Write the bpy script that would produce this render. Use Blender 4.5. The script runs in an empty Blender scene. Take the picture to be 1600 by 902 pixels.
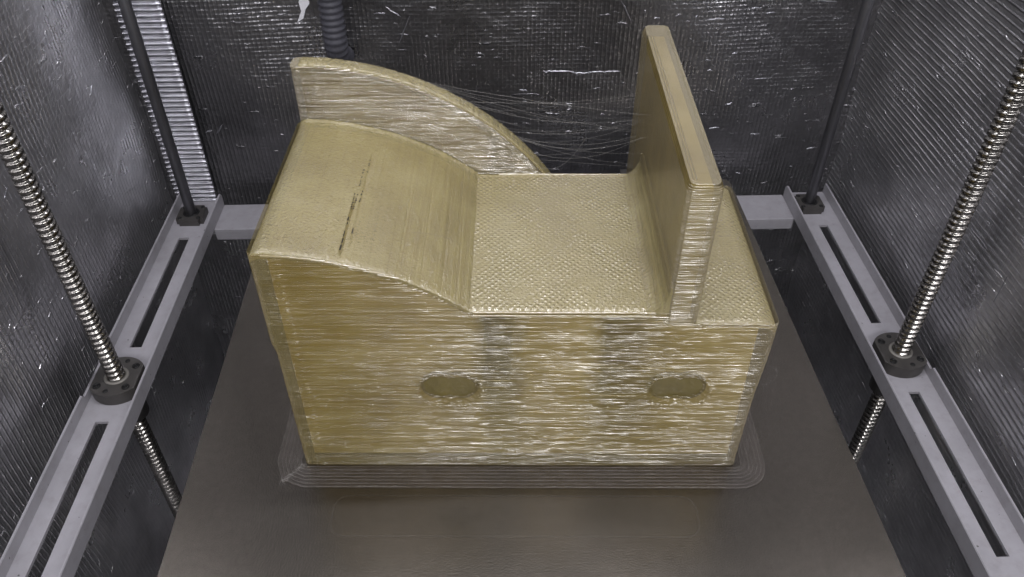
import bpy, bmesh, math, random
import numpy as np
from mathutils import Vector, Matrix

random.seed(4)
rng = np.random.default_rng(11)
scene = bpy.context.scene
COL = scene.collection

# ---------------------------------------------------------------- camera
H = 0.52                                            # camera height above the build plate (m)
F_PX = 1261.97                                      # focal length in photo pixels (1600 wide)
RCV = ((0.99941257, -0.03423492, 0.00157515),       # world -> camera (x right, y down, z forward)
       (-0.02130879, -0.65674572, -0.75381098),
       (0.02684113, 0.7533346, -0.65708944))
cam_data = bpy.data.cameras.new('camera')
cam = bpy.data.objects.new('camera', cam_data)
COL.objects.link(cam)
right, down, fwd = Vector(RCV[0]), Vector(RCV[1]), Vector(RCV[2])
m = Matrix.Identity(4)
for i in range(3):
    m[i][0] = right[i]; m[i][1] = -down[i]; m[i][2] = -fwd[i]; m[i][3] = (0, 0, H)[i]
cam.matrix_world = m
cam_data.sensor_width = 36.0
cam_data.lens = 36.0 * F_PX / 1600.0
cam_data.clip_start = 0.01
cam_data.clip_end = 50
scene.camera = cam

# ---------------------------------------------------------------- light
world = bpy.data.worlds.new('World'); scene.world = world; world.use_nodes = True
bg = world.node_tree.nodes['Background']
bg.inputs['Color'].default_value = (0.90, 0.90, 1.0, 1)
bg.inputs['Strength'].default_value = 0.025


def area_light(name, loc, target, sx, sy, power, color):
    d = bpy.data.lights.new(name, 'AREA'); d.shape = 'RECTANGLE'; d.size = sx; d.size_y = sy
    d.energy = power; d.color = color
    o = bpy.data.objects.new(name, d); COL.objects.link(o); o.location = loc
    o.rotation_euler = (Vector(target) - Vector(loc)).to_track_quat('-Z', 'Y').to_euler()
    return o


area_light('front_fill', (0.10, -0.42, 0.72), (0.02, 0.50, 0.05), 0.70, 0.08, 8.8, (0.97, 0.96, 1.0))  # unseen fill light behind the camera, added for sheen on the print front
area_light('led_strip', (0.02, 0.52, 0.95), (0.02, 0.48, 0.0), 0.60, 0.03, 4.6, (0.95, 0.94, 1.0))
vs = scene.view_settings
vs.view_transform = 'Standard'; vs.look = 'None'; vs.exposure = 0.0; vs.gamma = 1.0
scene.render.engine = 'CYCLES'
scene.cycles.max_bounces = 10
scene.cycles.use_denoising = True

# ---------------------------------------------------------------- helpers


def tag(o, label=None, cat=None, group=None, kind=None):
    if label: o['label'] = label
    if cat: o['category'] = cat
    if group: o['group'] = group
    if kind: o['kind'] = kind
    return o


def empty(name, loc=(0, 0, 0), rz=0.0):
    o = bpy.data.objects.new(name, None); COL.objects.link(o)
    o.location = loc; o.rotation_euler = (0, 0, rz); o.empty_display_size = 0.02
    return o


def link_mesh(name, me, mat, parent=None, smooth=True):
    o = bpy.data.objects.new(name, me); COL.objects.link(o)
    if mat: me.materials.append(mat)
    if smooth:
        me.polygons.foreach_set('use_smooth', [True] * len(me.polygons))
    if parent: o.parent = parent
    me.update()
    return o


def mesh_obj(name, verts, faces, mat, parent=None, smooth=True):
    me = bpy.data.meshes.new(name)
    me.from_pydata([tuple(v) for v in verts], [], faces)
    return link_mesh(name, me, mat, parent, smooth)


def bm_obj(name, bm, mat, parent=None, smooth=False):
    bmesh.ops.recalc_face_normals(bm, faces=bm.faces)
    me = bpy.data.meshes.new(name); bm.to_mesh(me); bm.free()
    return link_mesh(name, me, mat, parent, smooth)


def box_bm(x0, x1, y0, y1, z0, z1, bevel=0.0, seg=2, bm=None):
    bm2 = bmesh.new()
    vs_ = [bm2.verts.new((x, y, z)) for x in (x0, x1) for y in (y0, y1) for z in (z0, z1)]
    for f in ((0, 1, 3, 2), (4, 6, 7, 5), (0, 4, 5, 1), (2, 3, 7, 6), (0, 2, 6, 4), (1, 5, 7, 3)):
        bm2.faces.new([vs_[i] for i in f])
    if bevel:
        bmesh.ops.bevel(bm2, geom=list(bm2.edges), offset=bevel, segments=seg, affect='EDGES', profile=0.5)
    return bm2


def prism_bm(pts, z0, z1, bevel=0.0, seg=2):
    bm = bmesh.new()
    lo = [bm.verts.new((x, y, z0)) for x, y in pts]
    hi = [bm.verts.new((x, y, z1)) for x, y in pts]
    n = len(pts)
    for i in range(n):
        bm.faces.new((lo[i], lo[(i + 1) % n], hi[(i + 1) % n], hi[i]))
    top = bm.faces.new(hi); bm.faces.new(lo[::-1])
    if bevel:
        bmesh.ops.bevel(bm, geom=list(top.edges), offset=bevel, segments=seg, affect='EDGES', profile=0.5)
    return bm


def lathe(profile, n=32, closed=True):
    """profile: list of (r, z); returns verts, faces"""
    V, Fc = [], []
    for r, z in profile:
        for k in range(n):
            a = 2 * math.pi * k / n
            V.append((r * math.cos(a), r * math.sin(a), z))
    for i in range(len(profile) - 1):
        for k in range(n):
            Fc.append((i * n + k, i * n + (k + 1) % n, (i + 1) * n + (k + 1) % n, (i + 1) * n + k))
    if closed:
        Fc.append(tuple(range(n))[::-1]); Fc.append(tuple(range((len(profile) - 1) * n, len(profile) * n)))
    return V, Fc


def tube(path, rad, n=6):
    """tube along a polyline; rad number or list"""
    path = [Vector(p) for p in path]; V, Fc = [], []
    up = Vector((0.3, 0.1, 1)).normalized()
    for i, p in enumerate(path):
        t = (path[min(i + 1, len(path) - 1)] - path[max(i - 1, 0)]).normalized()
        a = t.cross(up)
        if a.length < 1e-4: a = t.cross(Vector((1, 0, 0)))
        a.normalize(); b = t.cross(a)
        r = rad[i] if isinstance(rad, (list, tuple)) else rad
        for k in range(n):
            c = 2 * math.pi * k / n
            V.append(p + a * (r * math.cos(c)) + b * (r * math.sin(c)))
    for i in range(len(path) - 1):
        for k in range(n):
            Fc.append((i * n + k, i * n + (k + 1) % n, (i + 1) * n + (k + 1) % n, (i + 1) * n + k))
    return V, Fc


def noise1(s, step, seed):
    """smooth random curve along s, knots every `step`"""
    r = np.random.default_rng(seed)
    n = int(s.max() / step) + 4
    k = r.uniform(-1, 1, n)
    x = s / step
    i = np.floor(x).astype(int); t = x - i; t = t * t * (3 - 2 * t)
    return k[i] * (1 - t) + k[i + 1] * t


# ---------------------------------------------------------------- materials
class NT:
    def __init__(self, name):
        self.m = bpy.data.materials.new(name); self.m.use_nodes = True
        self.t = self.m.node_tree; self.b = self.t.nodes['Principled BSDF']
        self.out = self.t.nodes['Material Output']

    def n(self, typ, **kw):
        nd = self.t.nodes.new(typ)
        for k, v in kw.items():
            if k.startswith('_'): setattr(nd, k[1:], v)
            else:
                nd.inputs[k.replace('__', ' ')].default_value = v
        return nd

    def l(self, a, b): self.t.links.new(a, b)

    def coord(self, scale=(1, 1, 1), rot=(0, 0, 0), loc=(0, 0, 0), out='Object'):
        tc = self.n('ShaderNodeTexCoord'); mp = self.n('ShaderNodeMapping')
        mp.inputs['Scale'].default_value = scale; mp.inputs['Rotation'].default_value = rot
        mp.inputs['Location'].default_value = loc
        self.l(tc.outputs[out], mp.inputs['Vector']); return mp.outputs['Vector']

    def noise(self, vec, scale=1.0, detail=4.0, rough=0.55):
        nd = self.n('ShaderNodeTexNoise'); nd.inputs['Scale'].default_value = scale
        nd.inputs['Detail'].default_value = detail; nd.inputs['Roughness'].default_value = rough
        self.l(vec, nd.inputs['Vector']); return nd.outputs['Fac']

    def ramp(self, fac, stops, interp='LINEAR'):
        nd = self.n('ShaderNodeValToRGB'); cr = nd.color_ramp; cr.interpolation = interp
        while len(cr.elements) < len(stops): cr.elements.new(0.5)
        for e, (p, c) in zip(cr.elements, stops):
            e.position = p; e.color = c if len(c) == 4 else (*c, 1)
        self.l(fac, nd.inputs['Fac']); return nd.outputs['Color']

    def math(self, op, a, b=None, c=None, clamp=False):
        nd = self.n('ShaderNodeMath'); nd.operation = op; nd.use_clamp = clamp
        for i, v in enumerate((a, b, c)):
            if v is None: continue
            if isinstance(v, (int, float)): nd.inputs[i].default_value = v
            else: self.l(v, nd.inputs[i])
        return nd.outputs[0]

    def mix(self, fac, a, b, blend='MIX'):
        nd = self.n('ShaderNodeMix'); nd.data_type = 'RGBA'; nd.blend_type = blend
        if isinstance(fac, (int, float)): nd.inputs[0].default_value = fac
        else: self.l(fac, nd.inputs[0])
        for i, v in ((6, a), (7, b)):
            if isinstance(v, tuple): nd.inputs[i].default_value = v if len(v) == 4 else (*v, 1)
            else: self.l(v, nd.inputs[i])
        return nd.outputs[2]

    def bump(self, h, dist, strength=1.0, normal=None):
        nd = self.n('ShaderNodeBump'); nd.inputs['Strength'].default_value = strength
        nd.inputs['Distance'].default_value = dist
        self.l(h, nd.inputs['Height'])
        if normal is not None: self.l(normal, nd.inputs['Normal'])
        return nd.outputs['Normal']

    def sep(self, vec):
        nd = self.n('ShaderNodeSeparateXYZ'); self.l(vec, nd.inputs[0]); return nd.outputs

    def set(self, **kw):
        for k, v in kw.items():
            self.b.inputs[k.replace('__', ' ')].default_value = v


def mat_print(name, kind):
    """translucent amber printed plastic; kind: wall (stacked beads), weave (solid infill), ramp, core (infill)"""
    M = NT(name)
    co = M.coord()
    blot = M.noise(co, 22, 3)
    colr = M.ramp(blot, [(0.30, (0.228, 0.182, 0.053)), (0.55, (0.31, 0.258, 0.088)), (0.75, (0.39, 0.340, 0.150))])
    clear = 0.30; gloss = 0.05
    if kind == 'core':
        u = M.math('ADD', M.sep(co)[0], M.math('MULTIPLY', M.math('SUBTRACT', M.noise(M.coord((30, 30, 14)), 1.0, 4, 0.6), 0.5), 0.030))
        # walls of the sparse infill: vertical bands inside the part
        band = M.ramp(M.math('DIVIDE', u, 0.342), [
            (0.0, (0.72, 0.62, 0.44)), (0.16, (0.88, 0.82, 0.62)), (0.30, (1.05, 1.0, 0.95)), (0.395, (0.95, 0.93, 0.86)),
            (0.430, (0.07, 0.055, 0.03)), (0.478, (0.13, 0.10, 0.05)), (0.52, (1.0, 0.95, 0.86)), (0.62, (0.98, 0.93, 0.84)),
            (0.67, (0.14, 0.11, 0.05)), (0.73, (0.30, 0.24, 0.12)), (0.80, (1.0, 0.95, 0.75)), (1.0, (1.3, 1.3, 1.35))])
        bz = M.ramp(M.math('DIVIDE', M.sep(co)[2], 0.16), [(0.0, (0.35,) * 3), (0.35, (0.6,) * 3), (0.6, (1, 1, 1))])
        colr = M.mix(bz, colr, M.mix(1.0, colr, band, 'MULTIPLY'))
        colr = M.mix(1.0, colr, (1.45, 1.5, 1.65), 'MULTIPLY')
        M.l(colr, M.b.inputs['Base Color']); M.set(Roughness=0.6)
        return M.m
    if kind in ('wall', 'plate', 'lip'):
        st = M.noise(M.coord((7, 7, 560)), 1.0, 3, 0.65)
        k_ = {'wall': 0.55, 'lip': 0.4, 'plate': 0.0}[kind]
        colr = M.mix(k_, colr, M.ramp(st, [(0.34, (0.40, 0.33, 0.22)), (0.5, (0.92, 0.91, 0.86)), (0.68, (1.35, 1.4, 1.6))]), 'MULTIPLY')
        u = M.sep(co)[0]
        grey = M.ramp(M.math('DIVIDE', u, 0.342), [(0.0, (0.0,) * 3), (0.14, (0.08,) * 3), (0.27, (0.38,) * 3), (0.38, (0.48,) * 3), (0.45, (0.12,) * 3), (0.55, (0.34,) * 3), (0.69, (0.06,) * 3), (0.85, (0.42,) * 3), (1.0, (0.65,) * 3)])
        colr = M.mix({'wall': grey, 'plate': 0.62, 'lip': 0.42}[kind], colr, (0.36, 0.325, 0.255) if kind != 'lip' else (0.46, 0.43, 0.37))  # lip paler: light passing through from behind is put into its colour
        h1 = M.noise(M.coord((4, 4, 900)), 1.0, 3, 0.6)
        h2 = M.noise(M.coord((20, 20, 1100)), 1.0, 2, 0.5)
        hs = M.math('ADD', h1, M.math('MULTIPLY', h2, 0.9))
        rough, clear, gloss = 0.20, 0.57, 0.165
        if kind == 'wall':
            nrm = M.bump(hs, 0.0009, 0.9)
        elif kind == 'lip':
            nrm = M.bump(hs, 0.0014, 0.9); gloss = 0.40; clear = 0.38
        else:
            rough = 0.26; clear = 0.40; gloss = 0.11
            nrm = M.bump(hs, 0.0006, 0.8)
    elif kind == 'weave':
        wob = M.noise(co, 45, 3)
        s = M.sep(M.coord((1, 1, 1), (0, 0, math.radians(45))))
        a = M.math('SINE', M.math('ADD', M.math('MULTIPLY', s[0], 2 * math.pi / 0.0036), M.math('MULTIPLY', wob, 5.0)))
        b = M.math('SINE', M.math('ADD', M.math('MULTIPLY', s[1], 2 * math.pi / 0.0034), M.math('MULTIPLY', wob, 5.0)))
        ab = M.math('POWER', M.math('MULTIPLY', M.math('MULTIPLY_ADD', a, 0.5, 0.5), M.math('MULTIPLY_ADD', b, 0.5, 0.5)), 1.4)
        spk = M.ramp(M.noise(co, 430, 1, 0.5), [(0.60, (0, 0, 0)), (0.68, (1, 1, 1))])
        g = M.noise(co, 520, 3, 0.7)
        amt = M.ramp(M.noise(co, 30, 3, 0.7), [(0.35, (0.15,) * 3), (0.65, (1, 1, 1))])
        nrm = M.bump(M.math('ADD', M.math('ADD', M.math('MULTIPLY', ab, amt), M.math('MULTIPLY', spk, 0.35)), M.math('MULTIPLY', g, 0.8)), 0.0007, 0.95)
        colr = M.mix(0.55, colr, M.ramp(g, [(0.3, (0.75, 0.72, 0.66)), (0.5, (1.12, 1.1, 1.06)), (0.72, (1.5, 1.5, 1.5))]), 'MULTIPLY')
        colr = M.mix(0.5, colr, (0.42, 0.368, 0.225))
        rough = 0.15; clear = 0.15; gloss = 0.14
    else:
        g = M.noise(co, 560, 3, 0.7)
        ln = M.noise(M.coord((420, 9, 9)), 1.0, 3, 0.6)
        spk = M.ramp(M.noise(co, 430, 1, 0.5), [(0.60, (0, 0, 0)), (0.68, (1, 1, 1))])
        nrm = M.bump(M.math('ADD', M.math('ADD', M.math('MULTIPLY', g, 1.5), M.math('MULTIPLY', spk, 0.6)), ln), 0.0006, 0.9)
        u = M.sep(co)[0]
        lw = M.ramp(M.math('DIVIDE', u, 0.14), [(0.0, (0, 0, 0)), (0.45, (0.10,) * 3), (0.95, (1, 1, 1))])
        lines = M.mix(lw, (1, 1, 1), M.ramp(ln, [(0.36, (0.66, 0.62, 0.52)), (0.55, (1, 1, 1)), (0.7, (1.2, 1.2, 1.15))]))
        colr = M.mix(1.0, colr, lines, 'MULTIPLY')
        colr = M.mix(0.4, colr, M.ramp(g, [(0.3, (0.8, 0.78, 0.7)), (0.5, (1.1, 1.1, 1.05)), (0.72, (1.4, 1.4, 1.4))]), 'MULTIPLY')
        rough = 0.16; clear = 0.26; gloss = 0.12
        colr = M.mix(0.4, colr, (0.46, 0.405, 0.235))
    M.l(colr, M.b.inputs['Base Color']); M.l(nrm, M.b.inputs['Normal'])
    M.set(Roughness=rough, IOR=1.60, Coat__Weight=0.6, Coat__Roughness=0.10, Coat__IOR=1.6)
    M.l(nrm, M.b.inputs['Coat Normal'])
    tr = M.n('ShaderNodeBsdfTransparent'); tr.inputs['Color'].default_value = (0.97, 0.90, 0.70, 1)
    mx = M.n('ShaderNodeMixShader'); mx.inputs[0].default_value = 1 - clear
    gl = M.n('ShaderNodeBsdfGlossy'); gl.inputs['Roughness'].default_value = 0.2; gl.inputs['Color'].default_value = (0.92, 0.89, 0.82, 1)
    M.l(nrm, gl.inputs['Normal'])
    m2 = M.n('ShaderNodeMixShader'); m2.inputs[0].default_value = gloss
    M.l(M.b.outputs[0], m2.inputs[1]); M.l(gl.outputs[0], m2.inputs[2])
    M.l(tr.outputs[0], mx.inputs[1]); M.l(m2.outputs[0], mx.inputs[2]); M.l(mx.outputs[0], M.out.inputs['Surface'])
    return M.m


def mat_foil(name, mode, period=0.006, val=1.0):
    """reinforced silver foil; mode 'v' creases run vertically, 'h' along the wall, 'grid' both"""
    M = NT(name)
    co = M.coord(); s = M.sep(co)          # x along wall, y up the wall
    wob = M.noise(co, 9, 3)
    def ridge(c, p, w):
        ph = M.math('ADD', M.math('DIVIDE', c, p), M.math('MULTIPLY', wob, 0.5))
        tri = M.math('ABSOLUTE', M.math('SUBTRACT', M.math('FRACT', ph), 0.5))     # 0 on the crease
        return M.math('SUBTRACT', 1.0, M.math('DIVIDE', tri, w), clamp=True)
    if mode == 'v':
        rid = M.math('ADD', ridge(s[0], period, 0.22), M.math('MULTIPLY', ridge(s[1], period, 0.2), 0.25))
    elif mode == 'h':
        rid = M.math('ADD', ridge(s[1], period, 0.22), M.math('MULTIPLY', ridge(s[0], period, 0.2), 0.12))
    else:
        rid = M.math('ADD', M.math('MULTIPLY', ridge(s[0], period, 0.3), 0.40), M.math('MULTIPLY', ridge(s[1], period, 0.3), 0.30))
    fade = M.ramp(M.noise(co, 5, 4), [(0.30, (0.35,) * 3), (0.65, (1, 1, 1))])
    n1 = M.bump(M.math('MULTIPLY', rid, fade), 0.0011, 0.85)
    big = M.noise(co, 7, 5, 0.6)
    n2 = M.bump(big, 0.022, 0.45, n1)
    cr = M.noise(M.coord((55, 160, 55)), 1.0, 2, 0.4)
    crk = M.ramp(cr, [(0.70, (0, 0, 0)), (0.76, (1, 1, 1))])
    n3 = M.bump(crk, 0.0025, 0.8, n2)
    fine = M.noise(co, 260, 2)
    n4 = M.bump(fine, 0.0006, 0.6, n3)
    M.l(n4, M.b.inputs['Normal'])
    dirt = M.noise(co, 12, 5, 0.6)
    M.l(M.ramp(dirt, [(0.3, (0.26 * val, 0.258 * val, 0.265 * val)), (0.7, (0.50 * val, 0.495 * val, 0.505 * val))]), M.b.inputs['Base Color'])
    M.l(M.ramp(dirt, [(0.3, (0.38,) * 3), (0.7, (0.24,) * 3)]), M.b.inputs['Roughness'])
    M.set(Metallic=0.95)
    return M.m


def mat_simple(name, color, rough, metal=0.0, bump=None, var=0.0, spec=None):
    M = NT(name); co = M.coord()
    if var:
        nz = M.noise(co, 40, 5, 0.6)
        M.l(M.ramp(nz, [(0.3, tuple(c * (1 - var) for c in color)), (0.7, tuple(min(1, c * (1 + var)) for c in color))]), M.b.inputs['Base Color'])
    else:
        M.b.inputs['Base Color'].default_value = (*color, 1)
    M.set(Roughness=rough, Metallic=metal)
    if spec is not None: M.b.inputs['Specular IOR Level'].default_value = spec
    if bump:
        M.l(M.bump(M.noise(co, bump[0], 3), bump[1], 0.6), M.b.inputs['Normal'])
    return M.m


def mat_bed():
    M = NT('textured_build_plate'); co = M.coord()
    big = M.noise(co, 6, 4, 0.6); fine = M.noise(co, 700, 2)
    sp = M.noise(co, 160, 4, 0.7)
    c = M.ramp(big, [(0.3, (0.165, 0.150, 0.128)), (0.7, (0.19, 0.172, 0.148))])
    c = M.mix(0.6, c, M.ramp(sp, [(0.3, (0.85,) * 3), (0.7, (1.15,) * 3)]), 'MULTIPLY')
    M.l(c, M.b.inputs['Base Color'])
    M.l(M.ramp(big, [(0.3, (0.22,) * 3), (0.7, (0.27,) * 3)]), M.b.inputs['Roughness'])
    M.l(M.bump(fine, 0.00016, 0.5), M.b.inputs['Normal'])
    M.set(Metallic=0.88)
    return M.m


def mat_paint():
    M = NT('pale_grey_paint'); co = M.coord()
    big = M.noise(co, 14, 5, 0.65); sm_ = M.noise(co, 90, 4, 0.7); sp = M.noise(co, 260, 2, 0.5)
    c = M.ramp(big, [(0.28, (0.27, 0.262, 0.278)), (0.6, (0.345, 0.336, 0.36))])
    c = M.mix(0.5, c, M.ramp(sm_, [(0.30, (0.78, 0.76, 0.74)), (0.5, (1, 1, 1))]), 'MULTIPLY')
    c = M.mix(1.0, c, M.ramp(sp, [(0.235, (0.25, 0.24, 0.22)), (0.27, (1, 1, 1))]), 'MULTIPLY')
    M.l(c, M.b.inputs['Base Color'])
    M.l(M.ramp(big, [(0.3, (0.60,) * 3), (0.7, (0.42,) * 3)]), M.b.inputs['Roughness'])
    M.l(M.bump(sm_, 0.0003, 0.4), M.b.inputs['Normal'])
    return M.m


def mat_clear(name, tint, alpha, rough=0.2):
    M = NT(name)
    M.b.inputs['Base Color'].default_value = (*tint, 1); M.set(Roughness=rough, IOR=1.5)
    tr = M.n('ShaderNodeBsdfTransparent'); mx = M.n('ShaderNodeMixShader')
    nz = M.noise(M.coord(), 90, 4, 0.7)
    M.l(M.ramp(nz, [(0.3, (alpha * 0.6,) * 3), (0.7, (min(1, alpha * 1.5),) * 3)]), mx.inputs[0])
    M.l(tr.outputs[0], mx.inputs[1]); M.l(M.b.outputs[0], mx.inputs[2]); M.l(mx.outputs[0], M.out.inputs['Surface'])
    return M.m


MAT = dict(
    wall=mat_print('amber_print_walls', 'wall'), weave=mat_print('amber_print_top', 'weave'), ramp=mat_print('amber_print_ramp', 'ramp'), lip=mat_print('amber_print_lip', 'lip'), plate=mat_print('amber_print_plate', 'plate'), core=mat_print('amber_infill', 'core'),
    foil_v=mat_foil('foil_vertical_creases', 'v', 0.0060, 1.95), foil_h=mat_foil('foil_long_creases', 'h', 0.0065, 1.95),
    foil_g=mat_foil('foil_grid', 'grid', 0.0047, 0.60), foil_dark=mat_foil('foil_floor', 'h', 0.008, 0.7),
    rib=mat_simple('ribbed_foil', (0.42, 0.42, 0.45), 0.32, 0.95, (300, 0.0006), 0.15),
    paint=mat_paint(),
    screw=mat_simple('ground_steel', (0.33, 0.315, 0.29), 0.22, 1.0, (300, 0.0002), 0.2),
    rod=mat_simple('dull_steel_rod', (0.16, 0.16, 0.17), 0.38, 0.9, None, 0.1),
    black=mat_simple('black_oxide_steel', (0.085, 0.080, 0.075), 0.42, 0.55, (400, 0.0002), 0.2),
    bolt=mat_simple('bolt_black', (0.02, 0.02, 0.02), 0.4, 0.6),
    socket=mat_simple('socket_black', (0.006, 0.006, 0.006), 0.7),
    seal=mat_simple('wiper_seal', (0.20, 0.19, 0.17), 0.5, 0.3),
    bed=mat_bed(), brim=mat_clear('clear_brim', (0.36, 0.32, 0.30), 0.10, 0.18),
    trace=mat_clear('glue_trace', (0.20, 0.175, 0.15), 0.08, 0.35),
    string=mat_clear('fine_plastic_strings', (0.6, 0.58, 0.54), 0.20, 0.2),
    olive=mat_simple('olive_slot_shade', (0.125, 0.098, 0.024), 0.3, 0.0, (120, 0.0008), 0.25),
    brim_line=mat_clear('clear_brim_lines', (0.50, 0.46, 0.42), 0.20, 0.2),
    conduit=mat_simple('grey_plastic_conduit', (0.055, 0.055, 0.066), 0.6, 0, None, 0.1),
    tear=mat_simple('torn_foil_white', (0.75, 0.75, 0.78), 0.5, 0.1, (200, 0.001)),
    gap=mat_simple('dark_gap', (0.012, 0.008, 0.003), 0.8), stain=mat_simple('grease', (0.03, 0.03, 0.03), 0.6),
)

# ---------------------------------------------------------------- enclosure (the setting)
XL, XR, YB, ZF, ZT, YF = -0.390, 0.425, 0.846, -0.42, 0.86, 0.0


def panel(name, w, hgt, mat, loc, rot):
    """foil-faced board: local x along the wall, local y up, face at local z = 0, 12 mm thick"""
    w += 0.05; nx, ny = 60, 60
    V = [(-w / 2 + w * i / nx, hgt * j / ny, 0.0) for j in range(ny + 1) for i in range(nx + 1)]
    Fc = [(j * (nx + 1) + i, j * (nx + 1) + i + 1, (j + 1) * (nx + 1) + i + 1, (j + 1) * (nx + 1) + i) for j in range(ny) for i in range(nx)]
    a = np.array(V)
    for k in range(14):       # soft dents in the foil
        fx, fy, ph = rng.uniform(2, 14), rng.uniform(2, 14), rng.uniform(0, 6.28)
        a[:, 2] += 0.0011 * np.sin(a[:, 0] * fx * 2 + a[:, 1] * fy * 2 + ph)
    a[:, 2] -= a[:, 2].max()
    n0 = len(a)
    V = [tuple(v) for v in a] + [(-w / 2, 0, -0.014), (w / 2, 0, -0.014), (w / 2, hgt, -0.014), (-w / 2, hgt, -0.014)]
    Fc.append((n0 + 3, n0 + 2, n0 + 1, n0))
    o = mesh_obj(name, V, Fc, mat)
    o.location = loc; o.rotation_euler = rot
    return tag(o, kind='structure')


DEP = YB - YF
panel('wall_back', XR - XL, ZT - ZF, MAT['foil_g'], ((XL + XR) / 2, YB, ZF), (math.pi / 2, 0, 0))
panel('wall_left', DEP, ZT - ZF, MAT['foil_v'], (XL, (YB + YF) / 2, ZF), (math.pi / 2, 0, math.pi / 2))
panel('wall_right', DEP, ZT - ZF, MAT['foil_h'], (XR, (YB + YF) / 2, ZF), (math.pi / 2, 0, -math.pi / 2))
panel('floor', XR - XL, DEP, MAT['foil_dark'], ((XL + XR) / 2, YF, ZF), (0, 0, 0))
wall_back = bpy.data.objects['wall_back']

# narrow ribbed foil strip in the back left corner
V, Fc = [], []
per, x0, x1 = 0.0062, XL + 0.004, -0.3375
nz = int((ZT - (-0.06)) / per * 8); nx = 8
for j in range(nz + 1):
    z = -0.06 + j * per / 8
    for i in range(nx + 1):
        V.append((x0 + (x1 - x0) * i / nx, YB - 0.004 - 0.0015 * math.sin(2 * math.pi * j / 8) + random.uniform(-1, 1) * 0.00022, z + random.uniform(-1, 1) * 0.0002))
for j in range(nz):
    for i in range(nx):
        a = j * (nx + 1) + i; Fc.append((a, a + 1, a + nx + 2, a + nx + 1))
st = mesh_obj('foil_strip', V, Fc, MAT['rib'])
sm = st.modifiers.new('thick', 'SOLIDIFY'); sm.thickness = 0.003; sm.offset = -1
tag(st, 'narrow strip of horizontally ribbed silver foil in the back corner behind a smooth rod', 'foil strip')

# raised creases and a torn patch in the foil of the back wall (wall local: x, up, out)
V, Fc = [], []


def crease(x, y, ln, wd, hh, ang):
    k = len(V); ca, sa = math.cos(ang), math.sin(ang); n = 6
    for i in range(n + 1):
        t = i / n; w = wd * math.sin(math.pi * min(0.97, max(0.03, t))) * random.uniform(0.5, 1.2)
        cx, cy = (t - 0.5) * ln, random.uniform(-1, 1) * wd * 0.6
        for dy, dz in ((-w, 0.0), (random.uniform(-.3, .3) * w, hh * random.uniform(0.4, 1.1)), (w, 0.0)):
            V.append((x + cx * ca - (cy + dy) * sa, y + cx * sa + (cy + dy) * ca, dz - 0.0012))
    for i in range(n):
        for j in range(2):
            a = k + i * 3 + j; Fc.append((a, a + 1, a + 4, a + 3))


XC = (XL + XR) / 2
for i in range(110):
    crease(random.uniform(-0.36, 0.38), random.uniform(0.36, 1.0), random.choice((0.006, 0.010, 0.016, 0.03)) * random.uniform(0.6, 1.3),
           random.uniform(0.0004, 0.0011), random.uniform(0.0008, 0.0022), random.gauss(0, 0.12) if random.random() < 0.7 else random.uniform(-1.4, 1.4))
for i in range(5):
    crease(0.075 - XC + i * 0.017, 0.525 + random.uniform(-.002, .002), 0.020, 0.0010, 0.0016, random.gauss(0, 0.08))
cr = mesh_obj('crease', V, Fc, MAT['rib'], wall_back); cr['kind'] = 'stuff'
tear = [(0.0, 0.0), (0.006, 0.012), (0.005, 0.022), (0.012, 0.036), (0.019, 0.043), (0.020, 0.036), (0.015, 0.028), (0.016, 0.020), (0.011, 0.014), (0.007, 0.004)]
bm_obj('torn_patch', prism_bm([(x - XC - 0.200, y + 0.587) for x, y in tear], -0.001, 0.0012), MAT['tear'], wall_back)

# creases on the side walls
for wname, seed in (('wall_left', 5), ('wall_right', 9)):
    V, Fc = [], []
    random.seed(seed)
    for i in range(36):
        crease(random.uniform(-0.42, 0.42), random.uniform(0.30, 1.0), random.choice((0.006, 0.012, 0.03)) * random.uniform(0.6, 1.3),
               random.uniform(0.0003, 0.0007), random.uniform(0.0006, 0.0014), random.uniform(-1.6, 1.6))
    o = mesh_obj('crease', V, Fc, MAT['rib'], bpy.data.objects[wname]); o['kind'] = 'stuff'

# ---------------------------------------------------------------- rails
WZ = -0.050; FL = 0.013; TH = 0.0022


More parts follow.
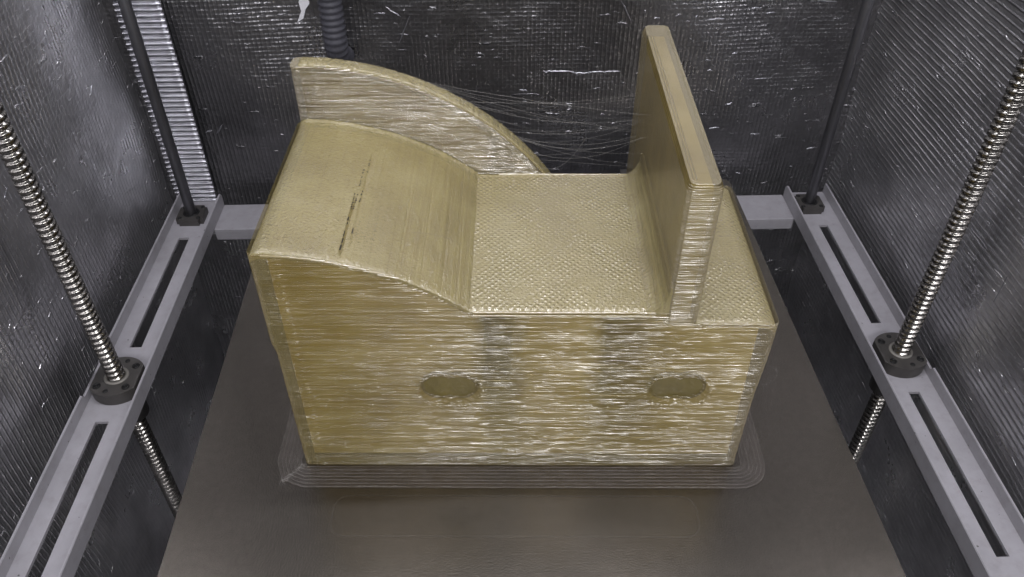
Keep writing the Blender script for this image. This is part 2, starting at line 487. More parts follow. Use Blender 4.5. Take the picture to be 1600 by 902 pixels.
def rail(name, xo, xi, y0, y1, slots, nut_y, label):
    """xo: outer flange face, xi: inner flange face"""
    r = empty(name, ((xo + xi) / 2, y0, WZ)); cx = (xo + xi) / 2
    tag(r, label, 'rail')
    lo, hi = min(xo, xi), max(xo, xi)
    sx0, sx1 = slots[0][0], slots[0][1]
    xs = [lo + TH, sx0, sx1, hi - TH]
    ys = sorted([y0, y1] + [v for s in slots for v in s[2:]])
    bm = bmesh.new(); grid = {}
    for i, x in enumerate(xs):
        for j, y in enumerate(ys):
            grid[i, j] = bm.verts.new((x - cx, y - y0, 0.0))
    for i in range(3):
        for j in range(len(ys) - 1):
            ym = (ys[j] + ys[j + 1]) / 2
            if i == 1 and any(s[2] < ym < s[3] for s in slots): continue
            bm.faces.new((grid[i, j], grid[i + 1, j], grid[i + 1, j + 1], grid[i, j + 1]))
    web = bm_obj('web', bm, MAT['paint'], r)
    sd = web.modifiers.new('thick', 'SOLIDIFY'); sd.thickness = 0.003; sd.offset = -1
    for x, outer in ((xo, True), (xi, False)):
        a, b = (x, x + TH) if x == lo else (x - TH, x)
        if outer:
            pts = [(y0, -0.003), (y1, -0.003), (y1, FL), (nut_y + 0.024, FL), (nut_y + 0.0215, FL - 0.005), (nut_y - 0.0215, FL - 0.005), (nut_y - 0.024, FL), (y0, FL)]
        else:
            pts = [(y0, -0.006), (y1, -0.006), (y1, FL - 0.004), (y1 - 0.004, FL), (y0, FL)]
        bm = bmesh.new()
        va = [bm.verts.new((a - cx, y - y0, z)) for y, z in pts]; vb = [bm.verts.new((b - cx, y - y0, z)) for y, z in pts]
        n = len(pts)
        for k in range(n): bm.faces.new((va[k], va[(k + 1) % n], vb[(k + 1) % n], vb[k]))
        bm.faces.new(va); bm.faces.new(vb[::-1])
        bmesh.ops.bevel(bm, geom=[e for e in bm.edges], offset=0.0005, segments=2, affect='EDGES')
        bm_obj('flange', bm, MAT['paint'], r)
    return r


SL = ((-0.3585, -0.3465, 0.315, 0.4827), (-0.3585, -0.3465, 0.577, 0.755))
SR = ((0.3893, 0.3998, 0.3235, 0.494), (0.3893, 0.3998, 0.5875, 0.7555))
NL, NR = (-0.3503, 0.5269), (0.3951, 0.5360)
rl = rail('side_rail', -0.3755, -0.3245, 0.12, 0.828, SL, NL[1], 'pale grey slotted steel channel beside the foil with upright creases')
rr = rail('side_rail', 0.4185, 0.3675, 0.12, 0.824, SR, NR[1], 'pale grey slotted steel channel beside the foil with lengthwise creases')

# cross beams that carry the build plate
beam = empty('cross_beam', (0, 0.80, -0.07))
tag(beam, 'pale grey steel cross beam joining the two slotted channels behind the print', 'beam')


def channel_beam(parent, y0, y1):
    yc = parent.location.y
    bm_obj('top_plate', box_bm(-0.325, 0.368, y0 - yc, y1 - yc, 0.011, 0.0145, 0.001), MAT['paint'], parent)
    bm_obj('front_lip', box_bm(-0.325, 0.368, y0 - yc - 0.0001, y0 - yc + 0.003, -0.001, 0.0125, 0.001), MAT['paint'], parent)
    bm_obj('rear_lip', box_bm(-0.325, 0.368, y1 - yc - 0.003, y1 - yc + 0.0001, -0.001, 0.0125, 0.001), MAT['paint'], parent)


channel_beam(beam, 0.777, 0.828)
beam2 = empty('cross_beam', (0, 0.17, -0.07))
tag(beam2, 'pale grey steel cross beam joining the front ends of the slotted channels', 'beam')
channel_beam(beam2, 0.145, 0.195)

# ---------------------------------------------------------------- lead screws, nuts, rods
def screw_mesh():
    p, r0, n, per = 0.0060, 0.0080, 20, 8
    z0, z1 = -0.40, 0.84
    rows = int((z1 - z0) / p * per)
    zz = z0 + (z1 - z0) * np.arange(rows + 1) / rows
    th = 2 * np.pi * np.arange(n) / n
    ph = (zz[:, None] / p - th[None, :] / (2 * np.pi)) % 1.0
    g = np.clip((np.abs(ph - 0.5) - 0.14) / 0.10, 0, 1)            # groove in the middle, land at the edges
    r = r0 - 0.0019 * (1 - g * g * (3 - 2 * g))
    V = np.stack([r * np.cos(th), r * np.sin(th), np.repeat(zz[:, None], n, 1)], -1).reshape(-1, 3)
    Fc = [(j * n + k, j * n + (k + 1) % n, (j + 1) * n + (k + 1) % n, (j + 1) * n + k) for j in range(rows) for k in range(n)]
    Fc += [tuple(range(n))[::-1], tuple(range(rows * n, rows * n + n))]
    me = bpy.data.meshes.new('lead_screw'); me.from_pydata(V.tolist(), [], Fc)
    return me


sme = screw_mesh()
s1 = link_mesh('lead_screw', sme, MAT['screw']); s1.location = (NL[0], NL[1], 0)
tag(s1, 'shiny steel lead screw in front of the foil with upright creases', 'lead screw')
s2 = s1.copy(); COL.objects.link(s2); s2.location = (NR[0], NR[1], 0)
s2['label'] = 'shiny steel lead screw in front of the foil with lengthwise creases'


def ball_nut(loc, rz, label, mirror=1):
    o = empty('ball_nut', (loc[0], loc[1], WZ), 0); tag(o, label, 'ball nut')
    R, ft, cut = 0.0250, 0.0125, 0.0205
    pts = []
    a0 = math.asin(cut / R)
    ac = math.acos(cut / R)
    for k in range(25): a = ac + (math.pi - 2 * ac) * k / 24; pts.append((R * math.cos(a), R * math.sin(a)))
    for k in range(25): a = math.pi + ac + (math.pi - 2 * ac) * k / 24; pts.append((R * math.cos(a), R * math.sin(a)))
    bm_obj('flange', prism_bm(pts, 0.0, ft, 0.0009), MAT['black'], o)
    V, Fc = lathe([(0.0145, -0.040), (0.0145, 0.0005)], 32); mesh_obj('barrel', V, Fc, MAT['black'], o)
    V, Fc = lathe([(0.0082, ft - 0.001), (0.0082, ft + 0.0012), (0.0105, ft + 0.0012), (0.0112, ft + 0.0004), (0.0112, ft - 0.001)], 32, False)
    mesh_obj('wiper_ring', V, Fc, MAT['seal'], o)
    for deg in (42, -48, -140, 132):
        a = math.radians(deg * mirror + (180 if mirror < 0 else 0)); x, y = 0.0188 * math.cos(a), 0.0188 * math.sin(a)
        V, Fc = lathe([(0.0036, ft - 0.001), (0.0036, ft + 0.0005), (0.0034, ft + 0.0008), (0.0021, ft + 0.0008), (0.0021, ft - 0.0008)], 20, False)
        b = mesh_obj('bolt', V, Fc, MAT['bolt'], o); b.location = (x, y, 0)
        V, Fc = lathe([(0.0021, ft - 0.0008), (0.0021, ft + 0.0002)], 6); mesh_obj('socket', V, Fc, MAT['socket'], b)
    for deg in (78, -102):
        a = math.radians(deg * mirror + (180 if mirror < 0 else 0)); V, Fc = lathe([(0.0023, ft - 0.001), (0.0023, ft + 0.0004)], 16)
        b = mesh_obj('grease_hole', V, Fc, MAT['socket'], o); b.location = (0.0195 * math.cos(a), 0.0195 * math.sin(a), 0)
    return o


ball_nut(NL, 0, 'black flanged ball nut on the channel beside the foil with upright creases')
ball_nut(NR, 0, 'black flanged ball nut on the channel beside the foil with lengthwise creases', -1)


def guide_rod(loc, label_r, label_b, lean=0.0):
    V, Fc = lathe([(0.0057, -0.004), (0.0060, -0.003), (0.0060, 0.91)], 28)
    r = mesh_obj('guide_rod', V, Fc, MAT['rod']); r.location = (loc[0], loc[1], WZ + 0.003); tag(r, label_r, 'guide rod')
    r.rotation_euler = (0, lean, 0)
    b = empty('rod_support', (loc[0], loc[1], WZ)); tag(b, label_b, 'rod support')
    bm = box_bm(-0.0155, 0.0155, -0.0155, 0.0155, 0, 0.0085)
    bmesh.ops.bevel(bm, geom=[e for e in bm.edges if abs(e.verts[0].co.z - e.verts[1].co.z) > 0.004], offset=0.004, segments=4, affect='EDGES')
    bmesh.ops.bevel(bm, geom=[e for e in bm.edges if e.verts[0].co.z > 0.008 and e.verts[1].co.z > 0.008], offset=0.0006, segments=2, affect='EDGES')
    bm_obj('base', bm, MAT['black'], b)
    V, Fc = lathe([(0.0095, 0.008), (0.0095, 0.0088), (0.0088, 0.0092), (0.0062, 0.0092)], 28, False); mesh_obj('bore_ring', V, Fc, MAT['bolt'], b)
    for x in (-1, 1):
        for y in (-1, 1):
            V, Fc = lathe([(0.0024, 0.008), (0.0024, 0.0089)], 16); h_ = mesh_obj('bolt_hole', V, Fc, MAT['socket'], b); h_.location = (x * 0.0108, y * 0.0108, 0)


guide_rod((-0.3521, 0.793), 'smooth dark steel rod standing in front of the ribbed foil strip', 'black square rod support under the rod by the ribbed foil strip')
guide_rod((0.3880, 0.793), 'smooth dark steel rod in the corner without a ribbed strip', 'black square rod support in the corner without a ribbed strip')

# corrugated cable conduit in front of the back wall
cxp = -0.158
path, rad = [], []
L0 = 0.76
npts = 520
for i in range(npts + 1):
    s = i / npts * 0.86
    if s < 0.70: p_ = (cxp, 0.822, 0.86 - s)
    else:
        t = min(1, (s - 0.70) / 0.055); a = t * math.pi / 2; rr_ = 0.035
        ex = max(0, s - 0.755)
        p_ = (cxp, 0.822 + rr_ * (1 - math.cos(a)) * 0.9 + ex, 0.16 - rr_ * math.sin(a))
    if p_[1] > YB + 0.012: break
    path.append(p_); rad.append(0.0120 + 0.0006 * (1 if (i % 4) in (0, 1) else -1))
V, Fc = tube(path, rad, 20)
c = mesh_obj('cable_conduit', V, Fc, MAT['conduit']); tag(c, 'dark grey corrugated cable conduit hanging in front of the back wall', 'conduit')

# ---------------------------------------------------------------- build plate
bed = empty('build_plate', (0.0225, 0.50, 0.0), math.radians(0.6))
tag(bed, 'dark grey textured build plate under the amber print', 'build plate')


def rrect(x0, x1, y0, y1, r, n=6, corner_n=None):
    """counter-clockwise rounded rectangle; corner order: (x0,y0) (x1,y0) (x1,y1) (x0,y1)"""
    pts = []
    cn = corner_n or (n, n, n, n)
    for (cx, cy, a0), k in zip(((x0 + r, y0 + r, math.pi), (x1 - r, y0 + r, 1.5 * math.pi), (x1 - r, y1 - r, 0), (x0 + r, y1 - r, 0.5 * math.pi)), cn):
        for i in range(k + 1):
            a = a0 + math.pi / 2 * i / k; pts.append((cx + r * math.cos(a), cy + r * math.sin(a)))
    return pts


bm_obj('plate', prism_bm(rrect(-0.2600, 0.2600, -0.29, 0.2795, 0.010), -0.007, 0.0, 0.0006), MAT['bed'], bed)
for y0 in (-0.355, 0.30):
    pass
for x in (-0.15, 0.15):
    bm_obj('support_bar', box_bm(x - 0.012, x + 0.012, -0.35, 0.315, -0.057, -0.0065, 0.001), MAT['black'], bed)

# ---------------------------------------------------------------- the print
PA = Vector((-0.14882, 0.39172, 0.0))
part = empty('printed_part', PA, math.radians(-2.1))
tag(part, 'translucent amber 3D printed part with curved ramp and upright plate on the build plate', 'printed part')
LH = 0.0017
W = 0.3400; VB = 0.164
Z_FLAT, Z_LEDGE, H1, RR = 0.1620, 0.1523, 0.2105, 0.214
Z_PL, LIP_H, RL = 0.262, 0.2560, 0.229


def ramp_z(u): return H1 - RR + math.sqrt(max(0, RR * RR - u * u))


def ramp_u(z):
    d = H1 - z; return math.sqrt(max(0.0, 2 * RR * d - d * d))


def lip_u(z):
    d = LIP_H - z; return math.sqrt(max(0.0, 2 * RL * d - d * d))


def outline(x0, x1, y0, y1, r, ds):
    """sampled closed outline with normals"""
    r = min(r, (x1 - x0) / 2 * 0.95, (y1 - y0) / 2 * 0.95)
    pts, nrm = [], []
    for (cx, cy, a0), (dx, dy, ln) in zip(
            ((x0 + r, y0 + r, math.pi), (x1 - r, y0 + r, 1.5 * math.pi), (x1 - r, y1 - r, 0.0), (x0 + r, y1 - r, 0.5 * math.pi)),
            ((1, 0, x1 - x0 - 2 * r), (0, 1, y1 - y0 - 2 * r), (-1, 0, x1 - x0 - 2 * r), (0, -1, y1 - y0 - 2 * r))):
        k = 6
        for i in range(k + 1):
            a = a0 + math.pi / 2 * i / k
            pts.append((cx + r * math.cos(a), cy + r * math.sin(a))); nrm.append((math.cos(a), math.sin(a)))
        px, py = pts[-1]; nx_, ny_ = nrm[-1]
        step = ds if dy == 0 and dx == 1 else ds * 2.2
        m_ = max(1, int(ln / step))
        for i in range(1, m_):
            pts.append((px + dx * ln * i / m_, py + dy * ln * i / m_)); nrm.append((nx_, ny_))
    return np.array(pts), np.array(nrm)


def dogbone(u, z, cu, cz):
    d1 = np.hypot(u - cu + 0.0072, z - cz); d2 = np.hypot(u - cu - 0.0072, z - cz)
    mid = np.maximum(np.abs(u - cu) - 0.0072, np.abs(z - cz) - 0.0122)
    return np.minimum(np.minimum(d1, d2) - 0.0136, mid)


SLOTS = ((0.1180, 0.0862), (0.2815, 0.0862))


def layered(name, spans, z0, z1, lh, depth, amp, parent, mat, r=0.005, ds=0.0016, slots=(), seed=0, wob=0.0004, caps='none', side=0.3):
    """stack of printed beads; spans(ztop) -> (x0, x1, y0, y1)"""
    V, Fc = [], []; base = 0
    nl = int(round((z1 - z0) / lh)); lh = (z1 - z0) / nl
    T = np.array((0.0, 0.14, 0.38, 0.62, 0.86, 1.0))
    prof = np.sqrt(np.clip(1 - (2 * T - 1) ** 2, 0, 1)) - 1
    rg = np.random.default_rng(seed)
    for i in range(nl):
        zb = z0 + i * lh
        sp = spans(zb + lh)
        if sp is None: continue
        P, N = outline(*sp, r, ds)
        s = np.concatenate([[0], np.cumsum(np.hypot(*np.diff(P, axis=0).T))])
        lay = rg.normal(0, wob)
        n1 = noise1(s, 0.030, seed * 977 + i * 3 + 1); n2 = noise1(s, 0.007, seed * 977 + i * 3 + 2); n3 = noise1(s, 0.0035, seed * 977 + i * 3 + 3)
        blend = np.clip(np.minimum(s, s[-1] - s) / 0.01, 0, 1)
        off = (amp * (n1 + 0.5 * n2 + 0.15 * n3) * blend + lay) * (side + (1 - side) * np.clip(-N[:, 1], 0, 1))
        for uc in (0.0105, 0.0150, 0.0165, W - 0.0085, W - 0.0115):
            off += rg.uniform(-0.0002, 0.0007) * np.exp(-((P[:, 0] - uc) / 0.0010) ** 2) * (N[:, 1] < -0.9)
        tilt = 0.35 * noise1(s, 0.018, seed * 977 + i * 7 + 5) * blend
        n = len(P)
        for t, pr in zip(T, prof):
            dp = depth * (side + (1 - side) * np.clip(-N[:, 1], 0, 1))
            o = off + dp * pr + tilt * dp * (t - 0.5) * 2
            Q = P + N * o[:, None]
            z = np.full(n, zb + t * lh) + 0.12 * lh * n1 * blend * math.sin(math.pi * t)
            if slots:
                front = N[:, 1] < -0.9
                for cu, cz in slots:
                    d = dogbone(Q[:, 0], z, cu, cz)
                    push = np.clip((0.0006 - d) / 0.0035, 0, 1) * 0.0056 * front
                    rim = np.exp(-((d - 0.0022) / 0.0018) ** 2) * front * rg.uniform(-0.0006, 0.0004, n)
                    Q[:, 1] += push + rim
            V.extend(np.column_stack([Q, z]).tolist())
        for k in range(len(T) - 1):
            a = base + k * n
            Fc.extend([(a + j, a + (j + 1) % n, a + n + (j + 1) % n, a + n + j) for j in range(n)])
        if caps == 'all' or (caps == 'last' and i == nl - 1):
            Fc.append(tuple(range(base + (len(T) - 1) * n, base + len(T) * n)))
        base = len(V)
    o = mesh_obj(name, V, Fc, mat, parent)
    me = o.data
    sm_ = [len(p.vertices) == 4 for p in me.polygons]
    me.polygons.foreach_set('use_smooth', sm_)
    return o


def side_shift(z):     # slight bulge where the print shifted
    return 0.0010 * math.tanh((z - 0.128) / 0.004)


def body_span(zt):
    x0 = -side_shift(zt) - 0.0003
    if zt <= Z_LEDGE + 1e-4: return (x0, W + 0.0012 * math.tanh((zt - 0.10) / 0.02) - 0.0012, 0, VB)
    return (x0, 0.283, 0, VB)


def ramp_span(zt):
    u = ramp_u(zt)
    return None if u < 0.012 else (-side_shift(zt) - 0.0003, u, 0, VB)


layered('base_block', body_span, 0.0, Z_LEDGE, LH, 0.00070, 0.00009, part, MAT['wall'], slots=SLOTS, seed=3, wob=0.00014)
layered('raised_block', body_span, Z_LEDGE, Z_FLAT, LH, 0.00070, 0.00014, part, MAT['wall'], seed=5, wob=0.00014)
layered('ramp_block', ramp_span, Z_FLAT, H1 - 0.0004, LH, 0.00070, 0.00009, part, MAT['wall'], seed=7, wob=0.00014)
layered('curved_back_wall', lambda zt: None if lip_u(zt) < 0.010 else (-0.0008, lip_u(zt) + 0.004, VB - 0.0005, VB + 0.0155), 0.0, LIP_H, LH * 0.75, 0.0006, 0.00020, part, MAT['lip'], seed=13, wob=0.00012, caps='all')


def plate_span(zt):
    top = max(0.0, zt - (Z_PL - 0.004)) / 0.004 * 0.0018
    return (0.2632 + top, 0.2850 - top, (-0.0004 if zt > Z_LEDGE else 0.02) + top, 0.2235 - top)


layered('upright_plate', plate_span, 0.0, Z_PL, LH * 0.85, 0.00040, 0.00020, part, MAT['plate'], r=0.0045, seed=17, wob=0.00016, caps='last', side=0.04)

# infill inside the shells


def extrude_v(name, poly, v0, v1, mat):
    bm = bmesh.new()
    a = [bm.verts.new((u, v0, z)) for u, z in poly]; b = [bm.verts.new((u, v1, z)) for u, z in poly]
    n = len(poly)
    for k in range(n): bm.faces.new((a[k], a[(k + 1) % n], b[(k + 1) % n], b[k]))
    bm.faces.new(a); bm.faces.new(b[::-1])
    return bm_obj(name, bm, mat, part)


arc = [(u, ramp_z(u) - 0.0035) for u in np.linspace(0.1365, 0.008, 24)]
extrude_v('infill', [(0.007, 0.002), (W - 0.007, 0.002), (W - 0.010, Z_LEDGE - 0.004), (0.280, Z_LEDGE - 0.004), (0.280, Z_FLAT - 0.003), (0.138, Z_FLAT - 0.003)] + arc, 0.0100, VB - 0.004, MAT['core'])
arc = [(u, LIP_H - RL + math.sqrt(RL * RL - u * u) - 0.006) for u in np.linspace(0.180, 0.006, 24)]
extrude_v('infill', [(0.006, 0.1), (0.180, 0.1)] + arc, VB + 0.002, VB + 0.012, MAT['core'])
extrude_v('infill', [(0.2675, 0.002), (0.2800, 0.002), (0.2800, Z_PL - 0.006), (0.2675, Z_PL - 0.006)], 0.022, 0.215, MAT['core'])
extrude_v('infill', [(0.2675, Z_LEDGE - 0.006), (0.2800, Z_LEDGE - 0.006), (0.2800, Z_PL - 0.006), (0.2675, Z_PL - 0.006)], 0.006, 0.0218, MAT['core'])
fil = [(0.2640 - 0.0150 * (1 - math.sin(a)), Z_FLAT + 0.0205 * (1 - math.cos(a))) for a in np.linspace(0, math.pi / 2, 12)]
extrude_v('fillet', [(0.2660, Z_FLAT - 0.001), (0.2660, Z_FLAT + 0.0205)] + [(u, z + 0.0004) for u, z in fil[::-1]] + [(0.249, Z_FLAT - 0.001)], 0.0006, VB - 0.0012, MAT['ramp'])

# smooth skins: ramp surface, flat, ledge and plate top


def skin(name, us, vs_, zf, mat, skirt=0.004, disp=None):
    nu, nv = len(us), len(vs_)
    V = [(u, v, zf(u, v) + (disp[i, j] if disp is not None else 0)) for j, v in enumerate(vs_) for i, u in enumerate(us)]
    Fc = [(j * nu + i, j * nu + i + 1, (j + 1) * nu + i + 1, (j + 1) * nu + i) for j in range(nv - 1) for i in range(nu - 1)]
    loop = [i for i in range(nu)] + [j * nu + nu - 1 for j in range(1, nv)] + [(nv - 1) * nu + i for i in range(nu - 2, -1, -1)] + [j * nu for j in range(nv - 2, 0, -1)]
    b = len(V)
    for k in loop: V.append((V[k][0], V[k][1], V[k][2] - skirt))
    L = len(loop)
    for k in range(L): Fc.append((loop[k], b + k, b + (k + 1) % L, loop[(k + 1) % L]))
    o = mesh_obj(name, V, Fc, mat, part)
    o.data.polygons.foreach_set('use_smooth', [True] * ((nv - 1) * (nu - 1)) + [False] * L)
    return o


us = np.concatenate([np.linspace(0.0003, 0.008, 14)[:-1], np.linspace(0.008, 0.1372, 420)])
vsl = np.linspace(0.0012, 0.1645, 70)
dr = np.zeros((len(us), len(vsl)))
rg = np.random.default_rng(23)
lines = rg.normal(0, 1, len(us))
sl = np.clip(us / 0.136, 0, 1)
for j in range(len(vsl)):
    dr[:, j] = 0.00006 * (0.3 + 1.6 * sl ** 1.5) * (lines + 0.5 * rg.normal(0, 1, len(us)))
# one open seam and a fine second one, part way down the ramp
for uc, wdt, dpt, va, vb in ((0.0548, 0.0006, 0.0018, 0.010, 0.070), (0.0592, 0.0004, 0.0007, 0.02, 0.13), (0.090, 0.0004, 0.0005, 0.01, 0.10), (0.104, 0.0004, 0.0005, 0.005, 0.11), (0.117, 0.0004, 0.0006, 0.0, 0.15)):
    g = np.exp(-((us - uc) / wdt) ** 2)
    on = (vsl > va) & (vsl < vb) & (rg.uniform(0, 1, len(vsl)) < 0.85)
    dr -= dpt * g[:, None] * on[None, :]


def ramp_surf(u, v):
    e = max(0.0, 1 - u / 0.0075)
    fr = max(0.0, 1 - (v - 0.001) / 0.0035)
    return ramp_z(u) + 0.0007 - 0.0032 * e * e - 0.0012 * fr * fr + 0.0035 * max(0, (v - 0.158) / 0.0065) ** 2 * 0.5


skin('ramp_surface', us, vsl, ramp_surf, MAT['ramp'], disp=dr)
skin('flat_top', np.linspace(0.1345, 0.2640, 90), np.linspace(0.0014, VB - 0.001, 110),
     lambda u, v: Z_FLAT + 0.0006 - 0.0009 * max(0, 1 - (v - 0.0014) / 0.003) ** 2 + 0.0045 * max(0, 1 - (u - 0.1345) / 0.006) ** 2 * 0.12 + 0.0006 * max(0, (v - 0.160) / 0.003) ** 2, MAT['weave'])
skin('ledge_top', np.linspace(0.2840, W - 0.0016, 50), np.linspace(0.0014, VB - 0.001, 110),
     lambda u, v: Z_LEDGE + 0.0006 - 0.0009 * max(0, 1 - (v - 0.0014) / 0.003) ** 2 - 0.0040 * max(0, (u - 0.3285) / 0.010) ** 1.6, MAT['weave'])

def lip_z(u): return LIP_H - RL + math.sqrt(max(0.0, RL * RL - u * u))


ul = np.linspace(0.004, 0.200, 260)
dl = np.random.default_rng(41).normal(0, 0.00028, (260, 9))
skin('back_wall_top', ul, np.linspace(VB + 0.0006, VB + 0.0148, 9), lambda u, v: lip_z(max(0.0, u - 0.0045)) + 0.0006 - 0.0016 * (abs(v - VB - 0.0077) / 0.0077) ** 3 - 0.003 * max(0, 1 - (u - 0.004) / 0.004) ** 2, MAT['ramp'], 0.002, dl)

# glossy bead lines on the front edges of the top faces
gloss_bead = NT('glossy_amber_bead'); gloss_bead.set(Roughness=0.10, IOR=1.7, Coat__Weight=1.0, Coat__Roughness=0.05); gloss_bead.b.inputs['Base Color'].default_value = (0.36, 0.30, 0.16, 1)
gloss_bead.l(gloss_bead.bump(gloss_bead.noise(gloss_bead.coord((60, 300, 300)), 1.0, 3), 0.0008, 0.6), gloss_bead.b.inputs['Normal'])
gloss_bead.b.inputs['Specular IOR Level'].default_value = 1.0


def edge_bead(pts, r):
    V, Fc = tube(pts, [r * random.uniform(0.75, 1.1) for _ in pts], 8)
    mesh_obj('edge_bead', V, Fc, gloss_bead.m, part)


for zz_, vv_, r_ in ((Z_FLAT + 0.0002, 0.0006, 0.0007), (Z_FLAT - 0.0019, -0.0002, 0.0006)):
    edge_bead([(u, vv_, zz_) for u in np.linspace(0.137, 0.256, 60)], r_)
for zz_, vv_, r_ in ((Z_LEDGE + 0.0002, 0.0006, 0.0007), (Z_LEDGE - 0.0019, -0.0002, 0.0006)):
    edge_bead([(u, vv_, zz_) for u in np.linspace(0.289, 0.334, 30)], r_)
for k in range(9):
    ua = 0.008 + 0.0088 * k; ub = ua + 0.013
    edge_bead([(ua + (ub - ua) * t / 9, 0.0003, ramp_z(ua) - 0.0012 - (ramp_z(ua) - ramp_z(ub)) * t / 9 * 0.55) for t in range(10)], 0.00075)
edge_bead([(u, VB - 0.0008, Z_FLAT + 0.0010) for u in np.linspace(0.152, 0.262, 50)], 0.0007)
for uu_, rr_ in ((0.2672, 0.0006), (0.2690, 0.0005), (0.2812, 0.0006)):
    V, Fc = tube([(uu_, v, Z_PL - 0.0001) for v in np.linspace(0.006, 0.217, 50)], [rr_ * random.uniform(0.7, 1.1) for _ in range(50)], 8)
    mesh_obj('edge_bead', V, Fc, MAT['plate'], part)
# smooth floor of each slot, its dark olive standing for the shade inside
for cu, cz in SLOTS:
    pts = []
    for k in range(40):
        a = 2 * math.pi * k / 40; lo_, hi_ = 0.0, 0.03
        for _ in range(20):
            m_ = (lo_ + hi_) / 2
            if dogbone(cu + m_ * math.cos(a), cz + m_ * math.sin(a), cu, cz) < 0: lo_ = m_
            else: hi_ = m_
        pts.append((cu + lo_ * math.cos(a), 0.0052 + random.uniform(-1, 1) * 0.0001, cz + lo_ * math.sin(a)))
    mesh_obj('slot_shade_floor', pts, [tuple(range(40))], MAT['olive'], part, False)

# dark open gaps along the seam of the ramp
rgp = random.Random(8)
bmg = bmesh.new()
for uc, va, vb, dens in ((0.0545, 0.008, 0.075, 0.9), (0.0562, 0.050, 0.110, 0.55), (0.0588, 0.012, 0.120, 0.45)):
    v = va
    while v < vb:
        ln = rgp.uniform(0.002, 0.008) if v < 0.055 and uc < 0.062 else rgp.uniform(0.0008, 0.0022)
        if rgp.random() < dens:
            uu = uc + 0.02 * (v - 0.05) * 0.1 + rgp.uniform(-.0002, .0002); z = ramp_surf(uu, v) + 0.0003; wv = rgp.uniform(0.00035, 0.0006)
            q = [bmg.verts.new(p) for p in ((uu - wv, v, z), (uu + wv, v + ln * 0.1, z - .0001), (uu + wv * .8, v + ln, z), (uu - wv * .7, v + ln * .9, z))]
            bmg.faces.new(q)
        v += ln + rgp.uniform(0.0006, 0.002)
bm_obj('seam_gap', bmg, MAT['gap'], part)

# brim: concentric flattened beads around the base
V, Fc = [], []
for k in range(6):
    d0 = 0.0028 + k * 0.0031
    d1 = d0 + 0.0029
    ring = []
    for d, z in ((d0, 0.0003), (d0 + 0.0004, 0.0009), (d1 - 0.0005, 0.0009), (d1, 0.0003)):
        rr_ = 0.003 + d
        a = rrect(-d, W + d, -d, VB + 0.0155 + d, rr_, corner_n=(2, 8, 8, 2))
        # densify for a hand-laid look
        ring.append([(x + random.uniform(-1, 1) * 0.00008, y + random.uniform(-1, 1) * 0.00008, z) for x, y in a])
    n = len(ring[0]); b = len(V)
    for rg_ in ring: V.extend(rg_)
    for q in range(3):
        for j in range(n): Fc.append((b + q * n + j, b + q * n + (j + 1) % n, b + (q + 1) * n + (j + 1) % n, b + (q + 1) * n + j))
bro = mesh_obj('brim', V, Fc, MAT['brim'], part)
V, Fc = [], []
for k in range(7):
    d = 0.0026 + k * 0.0031
    a = rrect(-d, W + d, -d, VB + 0.0155 + d, 0.003 + d, corner_n=(2, 8, 8, 2))
    a = a + a[:1]; pth = []
    for (x0_, y0_), (x1_, y1_) in zip(a[:-1], a[1:]):
        m_ = max(1, int(math.hypot(x1_ - x0_, y1_ - y0_) / 0.004))
        pth += [(x0_ + (x1_ - x0_) * t / m_, y0_ + (y1_ - y0_) * t / m_ + random.gauss(0, 0.00006), 0.0009 + random.gauss(0, 0.00012)) for t in range(m_)]
    tv, tf = tube(pth + pth[:1], [0.00022 * random.uniform(0.5, 1.3) for _ in range(len(pth) + 1)], 5); o0 = len(V); V += tv; Fc += [tuple(i + o0 for i in f) for f in tf]
tv_all, tf_all = [], []
rb_ = random.Random(77)
def speck(p, q, r):
    tv, tf = tube([p, ((p[0] + q[0]) / 2, (p[1] + q[1]) / 2, max(p[2], q[2]) + 0.0002), q], [r * 0.6, r, r * 0.6], 6)
    o0 = len(tv_all); tv_all.extend(tv); tf_all.extend(tuple(i + o0 for i in f) for f in tf)
for k in range(60):                                   # short pale tubes put in as glints in the cut corner of the brim
    t = rb_.random(); cx_, cy_ = -0.0135 * t - 0.001 + rb_.gauss(0, 0.0012), -0.0185 * t - 0.001 + rb_.gauss(0, 0.0010)
    a = rb_.uniform(0, 3.14); ln = rb_.uniform(0.0006, 0.002)
    speck((cx_ - ln * math.cos(a), cy_ - ln * math.sin(a), 0.0010), (cx_ + ln * math.cos(a), cy_ + ln * math.sin(a), 0.0012), 0.00016)
for ua, ub in ((0.045, 0.125), (0.19, 0.225), (0.275, 0.322)):  # rows of pale tubes drawn as glints along the brim edges
    for vv_, zz_ in ((-0.0012, 0.0026), (-0.0206, 0.0010)):
        u_ = ua
        while u_ < ub:
            ln = rb_.uniform(0.0008, 0.0035)
            if rb_.random() < 0.6: speck((u_, vv_, zz_), (u_ + ln, vv_, zz_), 0.00032)
            u_ += ln + rb_.uniform(0.0006, 0.003)
bb_ = mesh_obj('brim_glint', tv_all, tf_all, MAT['string'], part); bb_['kind'] = 'stuff'
bl = mesh_obj('brim_line', V, Fc, MAT['brim_line'], part); bl['kind'] = 'stuff'
bro['label'] = 'thin clear brim of concentric lines around the base'

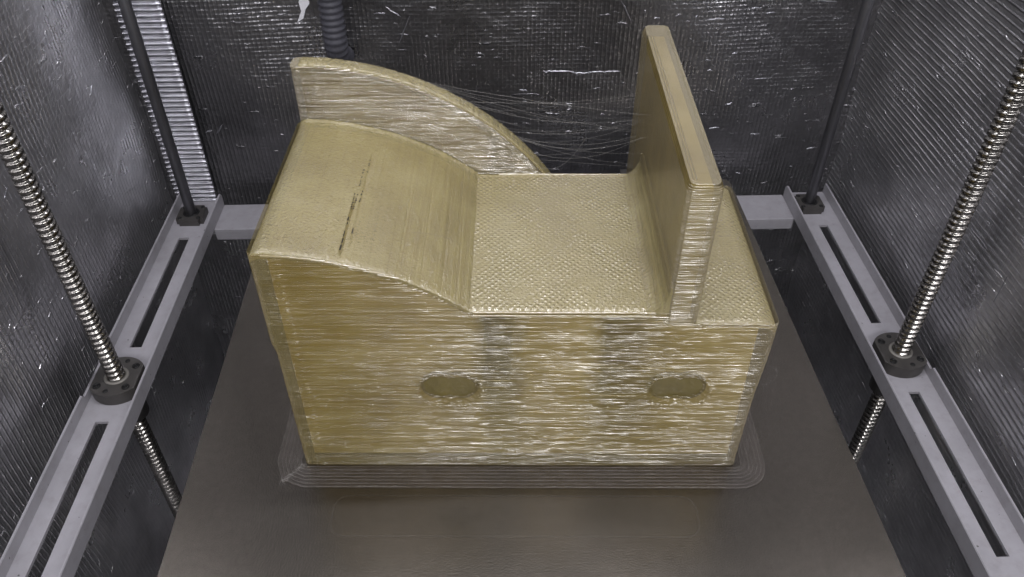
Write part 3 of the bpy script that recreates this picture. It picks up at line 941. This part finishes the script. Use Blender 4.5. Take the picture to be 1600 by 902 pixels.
# faint outline left on the plate by an earlier print
V, Fc = [], []
for d0, d1 in ((0.0, 0.0014),):
    ra = rrect(0.028 + d0, 0.300 - d0, -0.062 + d0, -0.026 - d0, 0.012, 6); rb = rrect(0.028 + d1, 0.300 - d1, -0.062 + d1, -0.026 - d1, 0.010, 6)
    n = len(ra); b = len(V)
    V += [(x, y, 0.0003) for x, y in ra] + [(x, y, 0.0003) for x, y in rb]
    Fc += [(b + j, b + (j + 1) % n, b + n + (j + 1) % n, b + n + j) for j in range(n)]
tr = mesh_obj('print_trace', V, Fc, MAT['trace'], bed, False)
tr.location = bed.matrix_world.inverted() @ PA if False else (PA.x - 0.0225, PA.y - 0.50, 0)
tr.rotation_euler = (0, 0, math.radians(-2.7))
tr['label'] = 'faint rounded outline left by an earlier print'

for nm, gr in (('side_rail', 'slotted rails at the sides of the bed'), ('cross_beam', 'beams across the frame'), ('lead_screw', 'lead screws of the bed lift'),
               ('ball_nut', 'ball nuts on the rails'), ('guide_rod', 'guide rods in the back corners'), ('rod_support', 'supports under the guide rods')):
    for o in list(COL.objects):
        if o.name.split('.')[0] == nm and o.parent is None: o['group'] = gr

# stringing between the curved back wall and the upright plate
V, Fc = [], []
rs = random.Random(31)
for k in range(22):
    ua = rs.uniform(0.085, 0.19); za = LIP_H - RL + math.sqrt(RL * RL - (ua - 0.003) ** 2) + 0.001
    a = Vector((ua, VB + rs.uniform(0.001, 0.015), za))
    zb = Z_FLAT + rs.uniform(0.004, 0.07) * (0.4 + 0.6 * rs.random())
    b = Vector((0.2636, VB + rs.uniform(-0.01, 0.05), zb))
    if k % 6 == 0: b = a.lerp(b, rs.uniform(0.4, 0.8)) + Vector((0, rs.uniform(-.005, .005), rs.uniform(-.012, .004)))
    sag = rs.uniform(0.0, 0.012)
    pth = [a.lerp(b, t / 14) + Vector((0, 0, -sag * 4 * (t / 14) * (1 - t / 14))) + Vector((0, rs.uniform(-1, 1), rs.uniform(-1, 1))) * 0.0002 for t in range(15)]
    tv, tf = tube(pth, rs.choice((0.00006, 0.00008, 0.00011)), 4)
    o0 = len(V); V += tv; Fc += [tuple(i + o0 for i in f) for f in tf]
for (u0, v0, z0_, rad_, n_) in ((W - 0.001, 0.0, 0.105, 0.010, 20), (0.095, 0.05, 0.191, 0.012, 14)):
    if u0 > 0.2: pth = [(u0 + rad_ * math.sin(t / n_ * 3.2) * 0.9, v0 + 0.001 * t / n_, z0_ + rad_ * math.cos(t / n_ * 3.2) - rad_ * 0.2) for t in range(n_ + 1)]
    else: pth = [(u0 + 0.03 * t / n_, v0 + rad_ * math.sin(t / n_ * 1.5), ramp_z(u0 + 0.03 * t / n_) + 0.0015) for t in range(n_ + 1)]
    tv, tf = tube(pth, 0.00012, 4); o0 = len(V); V += tv; Fc += [tuple(i + o0 for i in f) for f in tf]
so = mesh_obj('stringing', V, Fc, MAT['string'], part); so['kind'] = 'stuff'
